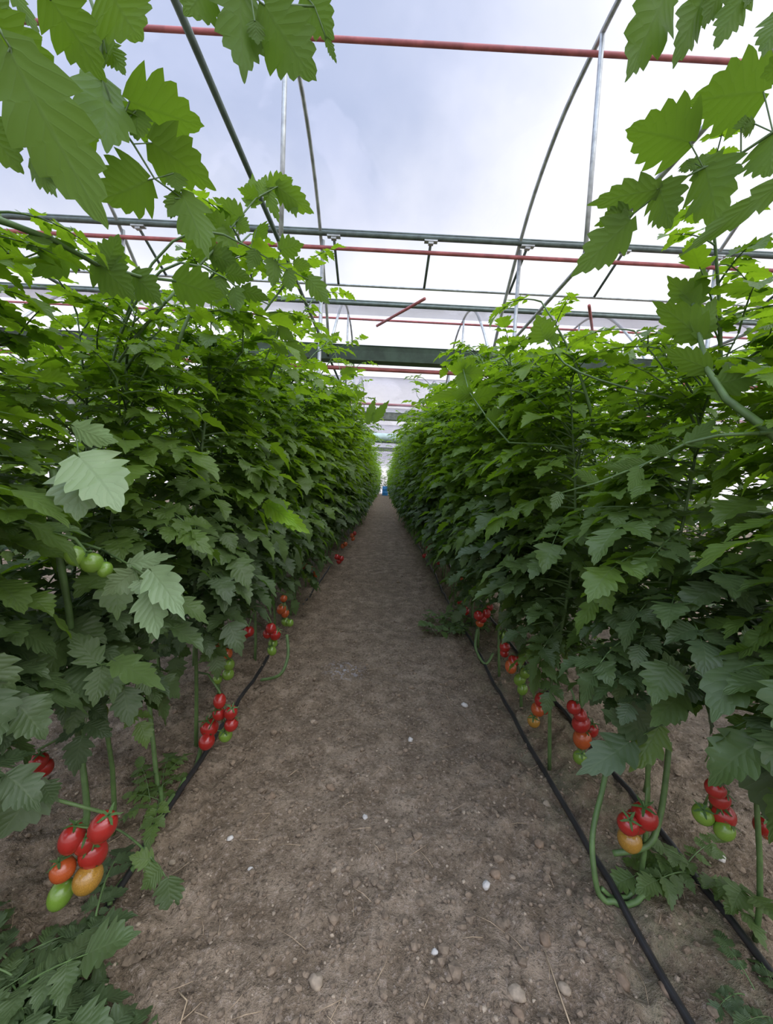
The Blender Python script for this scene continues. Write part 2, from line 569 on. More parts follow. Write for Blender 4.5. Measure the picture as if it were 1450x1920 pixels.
vent_shaft(4.00, 2.455, 0.024, 'dark vent drive pipe with hanging arms on the nearest roof slope', (9, -3.50, 0.965, 0.5, -0.235))
vent_shaft(5.50, 2.47, 0.026, 'dark vent drive pipe without visible arms behind the armed one', (0, 0, 1, 0, 0))
p = slanted_pipe('vent_bar', 4.5, 2.215, 0.013, GALV)
tag(p, 'slim grey vent flap bar carried by the hanging arms', 'bar')
for (a, b_, lab) in (((797, 560, 4.5), (707, 611, 5.42), 'red diagonal brace slanting left from the vent bar above the path'), ((1105, 573, 4.5), (1111, 618, 5.3), 'short red brace hanging from the vent bar at right')):
    b = MB()
    b.tube([at(*a), at(*b_)], 0.017, 8)
    tag(b.build('diagonal_brace', REDPIPE), lab, 'brace', 'red diagonal braces')
b = MB()
b.tube([(-9, 12.0, CAM_H + 1.42), (9, 12.0, CAM_H + 1.42)], 0.15, 14)
tag(b.build('air_duct', DUCT), 'thick pale green air duct crossing far down the path', 'duct')

# ------------------------------------------------------------------ leaves
def template(n, cols, lobes=1.0, seed=1):
    rs = random.Random(seed)
    vs = np.linspace(0, 1, n)
    us = np.linspace(-1, 1, cols)
    env = (vs ** 0.52) * ((1 - vs) ** (1.18 + 0.25 * rs.random()))
    env = env / env.max()
    side = []
    for sg in range(2):
        tooth, shift = np.ones(n), np.zeros(n)
        i, lobe = 1 + rs.randrange(2), 0
        while i < n - 2:
            big = (0.33 if lobe < 2 else 0.20) * lobes * rs.uniform(0.6, 1.25)
            per = 4 if (lobe < 2 and n > 12) else (3 if n > 12 else 2)
            for k in range(per):
                if i + k >= n - 1:
                    break
                t = k / max(1, per - 1)
                tooth[i + k] = 1 - big + (big + 0.10 * lobes) * t ** 0.7      # widens towards the forward point ...
                shift[i + k] = 0.055 * t * (1 - 0.5 * vs[i + k])
            i += per                                                          # ... then drops into the next notch
            lobe += 1
        hw = 0.375 * env * tooth
        hw[0] = 0.02
        hw[-1] = 0.002
        side.append((hw, shift))
    neg = (us < 0)[None, :]
    HW = np.where(neg, side[0][0][:, None], side[1][0][:, None])
    SH = np.where(neg, side[0][1][:, None], side[1][1][:, None])
    X = us[None, :] * HW
    Y = vs[:, None] + SH * np.abs(us)[None, :] - 0.09 * (np.abs(us) ** 2)[None, :] * (1 - vs[:, None]) ** 3
    U = np.tile((us * 0.5 + 0.5)[None, :], (n, 1))
    Vv = np.tile(vs[:, None], (1, cols))
    f = [(i * cols + j, i * cols + j + 1, (i + 1) * cols + j + 1, (i + 1) * cols + j) for i in range(n - 1) for j in range(cols - 1)]
    return X.ravel(), Y.ravel(), np.tile(np.abs(us)[None, :], (n, 1)).ravel(), np.stack([U.ravel(), Vv.ravel()], 1), f


TPL = {'hi': [template(20, 5, 1.0, i) for i in range(6)], 'mid': [template(11, 3, 1.0, i + 10) for i in range(4)], 'low': [template(5, 3, 0.6, i + 20) for i in range(3)], 'tiny': [template(6, 3, 0.6, i + 30) for i in range(3)]}


def leaflet(mb, base_, axis, normal, length, tone, q='hi', width=1.0, fold=0.18, droop=0.25, wav=0.05, mi=0):
    X, Y, A, uv, f = random.choice(TPL[q])
    ax = axis.normalized()
    sd = ax.cross(normal)
    if sd.length < 1e-4:
        sd = ax.cross(Vector((0.3, 0.5, 0.8)))
    sd.normalize()
    nr = sd.cross(ax)
    ph = random.uniform(0, 6)
    Z = fold * np.abs(X) * width - droop * Y ** 2 * 0.6 + wav * A * np.sin(Y * 9 + ph) * np.sin(PI * np.clip(Y, 0, 1))
    curl = random.uniform(-0.10, 0.10)
    Xc = X * width + curl * Y ** 2
    P = (np.outer(Xc, sd) + np.outer(Y, ax) + np.outer(Z, nr)) * length + np.array(base_)
    mb.add(P, f, uv, tone, mi)


def rnd(a, b):
    return random.uniform(a, b)


UPV = Vector((0, 0, 1))


def compound_leaf(mb, base_, az, elev, length, droop, tone, q='hi', size=1.0, pts=None):
    """a pinnate tomato leaf: rachis, three or four leaflet pairs, small interleaflets, end leaflet"""
    if pts is None:
        n = 7 if q == 'hi' else 4
        p = Vector(base_)
        e = elev
        pts = [p.copy()]
        twist = rnd(-0.4, 0.4)
        for i in range(n):
            d = Vector((math.cos(az) * math.cos(e), math.sin(az) * math.cos(e), math.sin(e)))
            p = p + d * (length / n)
            pts.append(p.copy())
            e -= droop / n
            az += twist / n
    pts = [Vector(p) for p in pts]
    n = len(pts) - 1
    L_ = sum((pts[i + 1] - pts[i]).length for i in range(n))
    r0 = max(0.0016, 0.0065 * min(1, L_ / 0.4))
    mb.tube(pts, [r0 * (1 - 0.7 * i / n) for i in range(n + 1)], 5 if q == 'hi' else 3, mi=1, cap=False)

    def sample(s):
        f_ = s * n
        i = min(int(f_), n - 1)
        return pts[i].lerp(pts[i + 1], f_ - i), (pts[i + 1] - pts[i]).normalized()
    big = L_ * 0.34 * size
    ss = [0.36, 0.60, 0.82]
    tl_ = random.uniform(-0.5, 0.5)
    for s in ss:
        for sg in (-1, 1):
            p, t = sample(s + rnd(-0.03, 0.03))
            up = (UPV - t * t.dot(UPV))
            if up.length < 0.05:
                up = Vector((math.cos(az), math.sin(az), 0.2))
            up.normalize()
            sd = t.cross(up) * sg
            d = (sd * rnd(0.75, 1.0) + t * rnd(0.35, 0.7) + UPV * (-0.6 * t.z * 0.5 + rnd(-0.35, 0.1))).normalized()
            nr = (up * 0.4 + UPV * 0.6 + sd * rnd(-0.3, 0.2) + Vector((rnd(-.3, .3), rnd(-.3, .3), 0)))
            l = big * rnd(0.72, 1.05) * (0.85 if s < 0.4 else 1)
            st = p + d * (0.10 * big)
            if q != 'low':
                mb.tube([p, st], 0.0011, 3, mi=1, cap=False)
            leaflet(mb, st, d, nr, l, min(1, max(0, tone + rnd(-0.10, 0.10))), q, width=rnd(0.92, 1.25), fold=rnd(0.05, 0.4), droop=rnd(0.1, 0.6), wav=rnd(0.03, 0.09))
    if q != 'low':
        for s in (0.27, 0.48, 0.71):
            for sg in (-1, 1):
                if random.random() < 0.6:
                    p, t = sample(s)
                    sd = t.cross(UPV) * sg
                    d = (sd + t * 0.3 - UPV * rnd(0, 0.5))
                    leaflet(mb, p + d.normalized() * 0.006, d, UPV + Vector((rnd(-.4, .4), rnd(-.4, .4), 0)), big * rnd(0.22, 0.42), tone, 'tiny', 1.25)
    p, t = sample(0.999)
    leaflet(mb, p, (t + UPV * rnd(-0.15, 0.15)), UPV * 0.8 + Vector((rnd(-.3, .3), rnd(-.3, .3), 0.1)), big * rnd(1.05, 1.3), tone, q, width=rnd(1.0, 1.25), fold=rnd(0.05, 0.35), droop=rnd(0.2, 0.6))


def plant_meshes(q, top, clear, nleaf, lean, seed):
    """foliage and stem of one trained tomato plant; +X is the open path side"""
    random.seed(seed)
    fo, sm = MB(), MB()
    npt = 12
    w1, w2 = rnd(0, 6), rnd(0, 6)
    spine = []
    for i in range(npt + 1):
        s = i / npt
        spine.append(Vector((0.03 * math.sin(w1 + s * 7) * min(1, 4 * s) + lean * max(0, s - 0.55) ** 2 * 4, 0.035 * math.sin(w2 + s * 6) * min(1, 4 * s), -0.03 + s * (top + 0.03))))
    sm.tube(spine, [0.0095 - 0.0055 * i / npt for i in range(npt + 1)], 8 if q == 'hi' else 5)

    def sp_(s):
        f_ = min(s, 0.999) * npt
        i = int(f_)
        return spine[i].lerp(spine[i + 1], f_ - i)
    for i in range(nleaf):
        s = (clear + (top - clear) * ((i + 0.5) / nleaf)) / top
        p = sp_(s)
        hh = (s * top - clear) / (top - clear)
        if random.random() < 0.68:
            az = random.gauss(0, 0.95)
        else:
            az = rnd(-PI, PI)
        young = max(0.0, (hh - 0.62) / 0.38)
        ln = rnd(0.23, 0.36) * (1 - 0.40 * young)
        elev = rnd(-0.15, 0.55) + 0.55 * young
        if hh < 0.15:
            elev -= 0.30
            ln *= 0.75
        droop = rnd(0.5, 1.2)
        tone = 0.08 + 0.95 * max(0, (hh - 0.24) / 0.70) + rnd(-0.12, 0.15)
        if random.random() < 0.06:
            tone += 0.35
        compound_leaf(fo, p, az, elev, ln, droop, tone, q, size=rnd(0.9, 1.12))
    # side shoots with young leaves near the top
    for i in range(6 if q != 'low' else 4):
        s = rnd(0.74, 0.99)
        p = sp_(s)
        az = random.gauss(0, 1.2)
        d = Vector((math.cos(az), math.sin(az), rnd(0.9, 2.2))).normalized()
        l = rnd(0.18, 0.42)
        pts = [p + d * l * t + Vector((math.cos(az), math.sin(az), -0.3)) * 0.07 * t * t for t in (0, 0.33, 0.66, 1)]
        sm.tube(pts, [0.0045, 0.004, 0.003, 0.002], 5)
        for k, t in enumerate((0.3, 0.5, 0.65, 0.8, 0.9, 1)):
            compound_leaf(fo, p.lerp(pts[-1], t), az + k * 2.4 + rnd(-.4, .4), rnd(0.1, 0.9), rnd(0.12, 0.25), rnd(0.5, 1.3), 0.75 + rnd(-.1, .25), q)
    return fo.mesh('foliage', [LEAF, STEM]), sm.mesh('stem', STEM)


VAR = {}
VAR['hi'] = [plant_meshes('hi', 1.88, 0.60, 74, rnd(-0.05, 0.12), 100 + i) for i in range(8)]
VAR['bare'] = [plant_meshes('hi', 1.88, 0.80, 64, rnd(-0.05, 0.12), 150 + i) for i in range(4)]
VAR['mid'] = [plant_meshes('mid', 1.88, 0.44, 78, rnd(0.0, 0.25), 200 + i) for i in range(6)]
VAR['low'] = [plant_meshes('low', 1.88, 0.30, 76, rnd(0.0, 0.3), 300 + i) for i in range(5)]
random.seed(77)

ORD = ['first', 'second', 'third', 'fourth', 'fifth', 'sixth', 'seventh', 'eighth', 'ninth', 'tenth', 'eleventh', 'twelfth']
PLANTS = {'L': [], 'R': []}


def add_plant(x, y, side, q, scale, label, group):
    rz = (0 if side == 'L' else PI) + rnd(-0.6, 0.6)
    t = empty('tomato_plant', (x, y, gz(x, y)), rz, scale)
    f_, s_ = random.choice(VAR[q])
    link('foliage', f_, t)
    link('stem', s_, t)
    tag(t, label, 'tomato plant', group)
    return t


def height_at(y):
    return float(np.interp(y, [0.5, 1.0, 1.6, 3.0, 6.0, 10.0], [0.70, 0.76, 0.82, 0.92, 1.03, 1.10]))


def far_spacing(y):
    return 0.40 if y < 16 else 0.58


for side, sx in (('L', -1), ('R', 1)):
    word = 'left' if side == 'L' else 'right'
    y, i = 0.62, 0
    while y < 41:
        q = 'bare' if i < (1 if side == 'L' else 2) else 'hi' if y < 2.6 else ('mid' if y < 8 else 'low')
        hscale = height_at(y) * rnd(0.95, 1.05)
        lab = ('trained tomato plant, %s from the camera in the %s row beside the path' % (ORD[i], word)) if i < 12 else 'distant tomato plant merging into the green wall %s of the path' % word
        pl = add_plant(sx * ((0.735 if i else (0.80 if side == 'L' else 0.92)) + rnd(-0.03, 0.03)), y + rnd(-0.05, 0.05), side, q, hscale, lab, 'tomato plants of the %s path-side row' % word)
        PLANTS[side].append(pl)
        y += far_spacing(y) if i else 0.41
        i += 1
    y, i = 0.45, 0
    while y < 12:
        q = 'bare' if y < 1.2 and side == 'R' else 'hi' if y < 1.6 else ('mid' if y < 6 else 'low')
        hscale = height_at(y) * rnd(0.97, 1.07)
        lab = 'tomato plant of the %s bed standing behind its path-side row' % word
        if i < 4:
            lab = 'tomato plant behind the %s path-side row, %s from the camera' % (word, ORD[i])
        i += 1
        pl = add_plant(sx * (1.02 + rnd(-0.04, 0.04)), y + rnd(-0.05, 0.05), side, q, hscale, lab, 'tomato plants behind the %s path-side row' % word)
        PLANTS[side].append(pl)
        y += 0.42
    y = 0.3
    while y < 7:
        lab = 'tomato plant of the next bed glimpsed through the %s rows' % word
        add_plant(sx * (2.25 + rnd(-0.06, 0.06)), y, side, 'low' if y > 3 else 'mid', height_at(y) * rnd(0.98, 1.08), lab, 'tomato plants of the next bed on the %s' % word)
        y += 0.5

for x in (-0.45, 0.0, 0.45):
    add_plant(x, 41.5 + rnd(-.3, .3), 'L', 'low', 1.0, 'pale tomato plant closing off the far end of the path', 'tomato plants across the path end')

# ------------------------------------------------------------------ tomatoes
def tomato_mesh(material, name, elong):
    b = MB()
    ns, nr = 18, 11
    V, Fc = [], []
    for i in range(nr + 1):
        th = PI * i / nr
        for k in range(ns):
            an = 2 * PI * k / ns
            r = math.sin(th) * (1 + 0.03 * math.cos(5 * an) * max(0, math.cos(th)) ** 2)
            z = math.cos(th) * elong
            z -= 0.16 * math.exp(-(math.sin(th) / 0.22) ** 2) * (1 if th < PI / 2 else -0.3)
            V.append((r * math.cos(an), r * math.sin(an), z))
    for i in range(nr):
        for k in range(ns):
            k2 = (k + 1) % ns
            Fc.append((i * ns + k, (i + 1) * ns + k, (i + 1) * ns + k2, i * ns + k2))
    b.add(V, Fc)
    zt = elong - 0.12
    for k in range(5):
        an = 2 * PI * k / 5 + 0.3
        ca, sa = math.cos(an), math.sin(an)
        ps = [(0.05, 0.10, zt), (0.45, 0.13, zt + 0.10), (0.85, 0.07, zt + 0.02), (1.05, 0.0, zt + 0.15)]
        V2 = []
        for r, w, z in ps:
            V2 += [(r * ca - w * sa, r * sa + w * ca, z), (r * ca + w * sa, r * sa - w * ca, z)]
        b.add(V2, [(0, 1, 3, 2), (2, 3, 5, 4), (4, 5, 7, 6)], mi=1)
    b.tube([(0, 0, zt), (0.05, 0, zt + 0.25), (0.14, 0.05, zt + 0.5)], 0.075, 5, mi=1)
    return b.mesh('tomato', [material, CALYX])


TM = {k: [tomato_mesh(m, k, e) for e in (1.05, 1.22)] for k, m in (('r', RED), ('o', ORANGE), ('y', YELLOW), ('g', GREEN))}
TWORD = {'r': 'ripe red tomato', 'o': 'orange-red tomato', 'y': 'half-ripe yellow tomato', 'g': 'unripe green tomato'}


def nearest_plant(side, p):
    return min(PLANTS[side], key=lambda o: (o.location.x - p.x) ** 2 * 0.3 + (o.location.y - p.y) ** 2)


def truss(side, depth, fruits):
    """fruits: (px, py, diameter in px of the photo, colour); hung on the nearest plant of that row"""
    cs = []
    for j, (px, py, d, c_) in enumerate(fruits):
        dep = depth + ((j * 37) % 7 - 3) * 0.006
        p = at(px, py, dep)
        r = max(0.014, min(0.034, d / 2 * dep / F))
        cs.append((p, r, c_))
    top = max(cs, key=lambda q: q[0].z)[0]
    ctr = sum((q[0] for q in cs), Vector()) / len(cs)
    pl = nearest_plant(side, ctr)
    P = world_of(pl)
    sx_, sy_ = pl.location.x, pl.location.y
    h = top.z + 0.07
    a = Vector((sx_, sy_, h))
    if (a - top).length > 0.30:
        a = top + (a - top).normalized() * 0.30
    b = MB()
    o = top + Vector((0, 0, 0.035))
    pts = [a - o, a.lerp(o, 0.5) + Vector((0, 0, 0.03)) - o, Vector((0, 0, 0)), top.lerp(ctr, 0.5) - o + Vector((0, 0.02, 0)), ctr - o + Vector((0, 0.015, -0.01))]
    b.tube(pts, [0.0045, 0.004, 0.0038, 0.003, 0.0025], 6)
    for p, r, c_ in cs:
        b.tube([(top.lerp(ctr, 0.35) - o + Vector((0, 0.012, 0.01))), p - o + Vector((0, 0, r * 1.15))], 0.0022, 5)
    tr = b.build('fruit_truss', STEM)
    tr.parent = pl
    M = Matrix.Translation(o)
    tr.matrix_basis = P.inverted() @ M
    for p, r, c_ in cs:
        t = link('tomato', random.choice(TM[c_]), tr)
        t.location = p - o
        t.rotation_euler = (rnd(-0.5, 0.5), rnd(-0.5, 0.5), rnd(0, 6))
        t.scale = (r, r, r)
        t['label'] = TWORD[c_]
    return tr


LEFT_T = [
    (0.84, [(193, 1550, 50, 'r'), (135, 1572, 46, 'r'), (160, 1580, 40, 'r'), (175, 1600, 50, 'r'), (118, 1630, 44, 'o'), (165, 1646, 52, 'y'), (114, 1676, 44, 'g')]),
    (1.42, [(412, 1314, 24, 'r'), (433, 1336, 25, 'r'), (411, 1338, 24, 'r'), (393, 1364, 34, 'r'), (388, 1390, 30, 'r'), (434, 1358, 26, 'r'), (423, 1378, 26, 'g')]),
    (1.05, [(72, 1428, 34, 'r'), (84, 1438, 30, 'r')]),
    (1.35, [(326, 1526, 28, 'r')]),
    (2.05, [(508, 1178, 20, 'r'), (517, 1190, 20, 'r'), (502, 1188, 18, 'r'), (512, 1206, 18, 'g'), (510, 1220, 17, 'g')]),
    (2.1, [(467, 1184, 20, 'r'), (460, 1188, 16, 'r')]),
    (2.4, [(528, 1142, 18, 'o'), (535, 1150, 15, 'o'), (532, 1122, 14, 'o'), (536, 1166, 16, 'g'), (544, 1168, 14, 'g')]),
    (1.75, [(408, 1198, 26, 'r'), (400, 1208, 22, 'r'), (425, 1226, 22, 'o'), (428, 1264, 22, 'g'), (430, 1246, 20, 'g'), (408, 1274, 18, 'g')]),
    (3.2, [(570, 1060, 12, 'o'), (581, 1064, 12, 'o'), (592, 1076, 12, 'o'), (574, 1078, 12, 'g'), (582, 1086, 12, 'g'), (592, 1096, 12, 'g')]),
    (4.6, [(632, 1044, 11, 'r'), (640, 1047, 11, 'r'), (636, 1052, 10, 'r')]),
    (0.80, [(141, 1042, 34, 'g'), (172, 1055, 38, 'g'), (197, 1068, 26, 'g')]),
    (1.1, [(136, 1322, 28, 'o'), (190, 1336, 24, 'g'), (178, 1320, 22, 'g')]),
    (6.5, [(660, 1004, 8, 'o'), (665, 1000, 8, 'r'), (662, 1010, 8, 'o')]),
    (5.4, [(648, 1020, 8, 'o'), (643, 1024, 8, 'o')]),
]
RIGHT_T = [
    (0.98, [(1178, 1545, 40, 'r'), (1209, 1530, 48, 'r'), (1193, 1540, 40, 'r'), (1181, 1574, 44, 'y')]),
    (0.86, [(1342, 1478, 36, 'r'), (1350, 1498, 34, 'r'), (1356, 1527, 44, 'r'), (1319, 1527, 38, 'g'), (1359, 1557, 34, 'g')]),
    (1.35, [(1076, 1326, 26, 'r'), (1090, 1356, 32, 'r'), (1092, 1385, 34, 'o'), (1109, 1368, 26, 'r'), (1088, 1340, 26, 'r'), (1088, 1420, 26, 'g')]),
    (1.6, [(1015, 1312, 24, 'r'), (1009, 1330, 26, 'o'), (1001, 1352, 24, 'y'), (1020, 1328, 22, 'r')]),
    (1.95, [(947, 1213, 20, 'r'), (946, 1224, 17, 'r'), (945, 1190, 18, 'g')]),
    (1.85, [(958, 1250, 22, 'o'), (962, 1240, 20, 'r'), (975, 1238, 18, 'r'), (975, 1274, 22, 'g'), (985, 1262, 20, 'g'), (980, 1292, 20, 'g')]),
    (2.4, [(898, 1154, 19, 'r'), (912, 1150, 17, 'r'), (900, 1168, 16, 'o'), (918, 1138, 15, 'r'), (905, 1160, 16, 'r')]),
    (2.75, [(870, 1140, 14, 'r'), (874, 1146, 13, 'r'), (863, 1128, 12, 'r')]),
    (3.2, [(876, 1082, 11, 'o'), (882, 1078, 11, 'o'), (868, 1084, 10, 'o')]),
    (3.9, [(828, 1050, 11, 'r'), (824, 1054, 10, 'r'), (830, 1056, 10, 'r')]),
    (4.2, [(843, 1042, 10, 'r'), (845, 1048, 9, 'r')]),
    (4.9, [(803, 1028, 9, 'r'), (808, 1024, 9, 'r'), (796, 1042, 9, 'r')]),
    (1.25, [(1190, 1114, 22, 'g'), (1196, 1136, 20, 'g')]),
    (1.65, [(1010, 988, 16, 'g'), (1028, 984, 16, 'g'), (1012, 1004, 16, 'g'), (1030, 1004, 16, 'g'), (1022, 996, 16, 'g')]),
    (3.4, [(853, 1002, 8, 'g'), (852, 1014, 8, 'g'), (854, 1026, 8, 'g'), (856, 1038, 8, 'g')]),
    (0.95, [(1432, 1548, 34, 'r'), (1442, 1560, 30, 'o')]),
    (6.8, [(785, 1000, 7, 'o'), (788, 1006, 7, 'r')]),
]
for d, fr in LEFT_T:
    truss('L', d, fr)
for d, fr in RIGHT_T:
    truss('R', d, fr)

# ------------------------------------------------------------------ single leaves and shoots that show in front
def attach(o, side, near):
    pl = nearest_plant(side, near)
    o.parent = pl
    o.matrix_basis = world_of(pl).inverted() @ Matrix.Translation(near)


def hero(name, side, rach, leaflets, label=None, r=0.0028, material=None):
    """one leaf or shoot of a plant: stalk through the photo's points (px, py, depth), leaflets base -> tip"""
    b = MB()
    o = at(*rach[0])
    b.tube([at(*p) - o for p in rach], [r * (1 - 0.55 * i / max(1, len(rach) - 1)) for i in range(len(rach))], 6, mi=1)
    for lf in leaflets:
        (bx, by, bd), (tx, ty, td), w = lf[:3]
        tone = lf[3]
        p0, p1 = at(bx, by, bd), at(tx, ty, td)
        ax = p1 - p0
        ln = ax.length
        wid = w * (bd + td) / 2 / F / (0.62 * ln)
        view = (CAMP - (p0 + p1) / 2).normalized()
        nr = -view if view.z < 0 else view
        nr = nr + Vector((rnd(-.35, .35), rnd(-.35, .35), rnd(0, .3)))
        leaflet(b, p0 - o, ax, nr, ln, tone, 'hi', width=wid, fold=rnd(0.05, 0.22), droop=rnd(0.0, 0.12), wav=rnd(0.02, 0.05))
        q = min((at(*p) for p in rach), key=lambda s: (s - p0).length)
        if 0.004 < (q - p0).length < 0.12:
            b.tube([q - o, p0 - o], 0.0012, 4, mi=1, cap=False)
    # the stalk runs back to the plant that bears it
    pl = nearest_plant(side, o)
    j = Vector((pl.location.x, pl.location.y, min(o.z - 0.02, 1.88 * pl.scale.x * 0.96)))
    if 0.05 < (j - o).length < 1.3:
        d0 = (o - at(*rach[1])).normalized() * (j - o).length * 0.35
        c1, c2 = o + d0, j + Vector((0, 0, 0.10 * (j - o).length))
        cur = [o * (1 - t) ** 3 + c1 * 3 * t * (1 - t) ** 2 + c2 * 3 * t * t * (1 - t) + j * t ** 3 for t in np.linspace(0, 1, 9)]
        b.tube([q - o for q in cur], r * 1.05, 6, mi=1)
    ob = b.build(name, [material or LEAF, STEM])
    attach(ob, side, o)
    if label:
        ob['label'] = label
    return ob


def L2(bx, by, tx, ty, w, d, d2=None, tone=0.42):
    return ((bx, by, d), (tx, ty, d2 if d2 else d), w, tone)


# upper left, hanging over the camera
hero('leaf', 'L', [(150, -60, 0.60), (190, 60, 0.62), (190, 140, 0.64), (225, 235, 0.66), (250, 270, 0.67), (290, 335, 0.69), (342, 372, 0.71)], [
    L2(190, 150, 214, 302, 82, .66, .60), L2(200, 83, 241, 141, 32, .64), L2(243, 190, 383, 244, 88, .66, .72), L2(255, 208, 262, 266, 40, .67),
    L2(286, 268, 409, 346, 76, .68, .74), L2(277, 338, 186, 386, 80, .69, .66), L2(326, 325, 336, 362, 32, .70), L2(340, 362, 405, 492, 60, .71, .68),
    L2(328, 372, 321, 412, 26, .70), L2(176, 238, 108, 272, 60, .66, .62), L2(200, 100, 140, 30, 60, .63)], 'large leaf hanging overhead at upper left')
hero('leaf', 'L', [(60, -80, 0.52), (75, -20, 0.53), (95, 0, 0.54)], [L2(88, -10, 206, 150, 74, .54, .60), L2(200, -25, 263, 83, 105, .58, .60), L2(20, -20, 84, 82, 20, .52)])
hero('leaf', 'L', [(-60, 20, 0.45), (-10, 40, 0.46), (20, 90, 0.46)], [L2(-10, 40, 140, 182, 66, .48, .52, .5), L2(15, 90, 196, 442, 118, .46, .50, .5), L2(-40, 220, 46, 327, 60, .48, .5, .5), L2(-30, -10, 32, 48, 46, .5, .5), L2(60, 300, 115, 368, 40, .5, .48)])
hero('leaf', 'L', [(420, -70, 0.58), (470, -10, 0.60), (540, 10, 0.62), (590, 12, 0.63)], [L2(452, -28, 447, 162, 74, .60, .60), L2(497, 10, 589, 166, 90, .60, .62), L2(572, -10, 626, 82, 58, .63, .64), L2(612, 70, 633, 122, 12, .64), L2(385, -30, 352, 40, 66, .59), L2(478, 40, 484, 88, 26, .60)])
# green shoot arching over the left row
hero('side_shoot', 'L', [(-40, 400, 0.66), (20, 420, 0.70), (100, 450, 0.74), (180, 495, 0.80), (260, 518, 0.85), (330, 527, 0.9)], [
    L2(60, 440, 85, 475, 40, .72), L2(180, 492, 262, 560, 60, .8, .82, .5), L2(250, 515, 310, 570, 50, .85, .86), L2(140, 470, 60, 520, 50, .77, .74), L2(330, 527, 420, 560, 60, .9, .95), L2(200, 500, 225, 440, 40, .8)], 'thick green side shoot', 0.0065)
hero('side_shoot', 'L', [(330, 545, 1.0), (400, 470, 1.05), (440, 420, 1.1), (480, 372, 1.15), (520, 350, 1.18), (545, 355, 1.2)], [
    L2(520, 350, 590, 402, 36, 1.18, 1.2, .7), L2(505, 352, 548, 335, 30, 1.17, 1.2, .75), L2(482, 370, 445, 355, 24, 1.15, 1.14, .75), L2(470, 385, 478, 330, 28, 1.15, 1.18, .8), L2(490, 365, 500, 328, 24, 1.16, 1.18, .8),
    L2(450, 410, 400, 368, 34, 1.1, 1.08, .65), L2(445, 415, 470, 432, 26, 1.1, 1.1, .6), L2(425, 440, 380, 392, 40, 1.08, 1.05, .65), L2(500, 355, 526, 420, 20, 1.17, 1.16, .7), L2(538, 352, 560, 410, 30, 1.2, 1.2, .7), L2(430, 430, 418, 500, 36, 1.08, 1.05, .6), L2(400, 470, 330, 430, 50, 1.05, 1.0, .6), L2(395, 475, 450, 500, 40, 1.05, 1.05, .55)], 'young shoot tip over the left row', 0.0035)
hero('leaf', 'L', [(420, 440, 1.02), (470, 465, 1.05), (520, 495, 1.08), (578, 524, 1.1)], [
    L2(527, 468, 571, 457, 34, 1.06, 1.06), L2(514, 488, 513, 545, 30, 1.07, 1.05), L2(540, 506, 545, 550, 26, 1.08, 1.06), L2(552, 494, 587, 502, 20, 1.08), L2(579, 522, 621, 570, 30, 1.1, 1.08), L2(480, 470, 468, 510, 24, 1.05), L2(482, 430, 500, 448, 36, 1.05, 1.07)])
hero('leaf', 'L', [(380, 500, 1.0), (420, 520, 1.02), (455, 545, 1.04)], [L2(427, 512, 476, 526, 28, 1.02, 1.04), L2(455, 545, 508, 558, 26, 1.04, 1.06), L2(415, 520, 405, 570, 30, 1.02), L2(440, 540, 450, 590, 30, 1.03, 1.0)])
hero('side_shoot', 'L', [(495, 680, 1.5), (512, 640, 1.55), (530, 600, 1.6)], [L2(530, 602, 500, 585, 20, 1.6, 1.58, .75), L2(530, 602, 566, 596, 20, 1.6, 1.62, .75), L2(520, 620, 472, 640, 22, 1.57, 1.52, .7), L2(522, 615, 555, 640, 24, 1.57, 1.6, .7), L2(540, 640, 584, 680, 20, 1.6, 1.6, .7), L2(512, 640, 490, 612, 22, 1.55, 1.55, .7), L2(512, 645, 545, 662, 20, 1.55, 1.58, .7)], r=0.003)
hero('side_shoot', 'L', [(665, 790, 3.2), (655, 745, 3.25), (640, 700, 3.3), (622, 640, 3.4)], [L2(622, 640, 580, 622, 14, 3.4, 3.4, .8), L2(622, 640, 636, 620, 14, 3.4, 3.4, .8), L2(626, 655, 600, 655, 14, 3.4, 3.35, .8), L2(640, 700, 672, 690, 14, 3.3, 3.3, .8), L2(655, 745, 690, 735, 18, 3.25, 3.2, .8), L2(655, 745, 620, 740, 18, 3.25, 3.2, .8), L2(690, 790, 705, 745, 16, 3.2, 3.2, .8), L2(700, 790, 730, 750, 16, 3.2, 3.2, .8)], r=0.004)
# loose young shoots that stand above and lean out of the rows
def loose_shoot(side, y, x, h, reach, q):
    sg = 1 if side == 'L' else -1
    o = Vector((x, y, h - 0.42))
    fo = MB()
    az0 = (0 if side == 'L' else PI) + rnd(-0.9, 0.9)
    d = Vector((math.cos(az0) * reach, math.sin(az0) * reach, 0.42))
    bend = Vector((math.cos(az0), math.sin(az0), -0.25)) * 0.10
    pts = [d * t + bend * t * t for t in np.linspace(0, 1, 7)]
    fo.tube(pts, [0.006 - 0.0006 * i for i in range(7)], 6, mi=1)
    for k in range(9):
        t = 0.25 + 0.75 * k / 8
        p = d * t + bend * t * t
        compound_leaf(fo, p, az0 + k * 2.4 + rnd(-.5, .5), rnd(0.1, 0.8), rnd(0.16, 0.28) * (1.15 - 0.5 * t), rnd(0.4, 1.2), 0.7 + rnd(-.15, .3), q)
    attach(fo.build('side_shoot', [LEAF, STEM]), side, o)


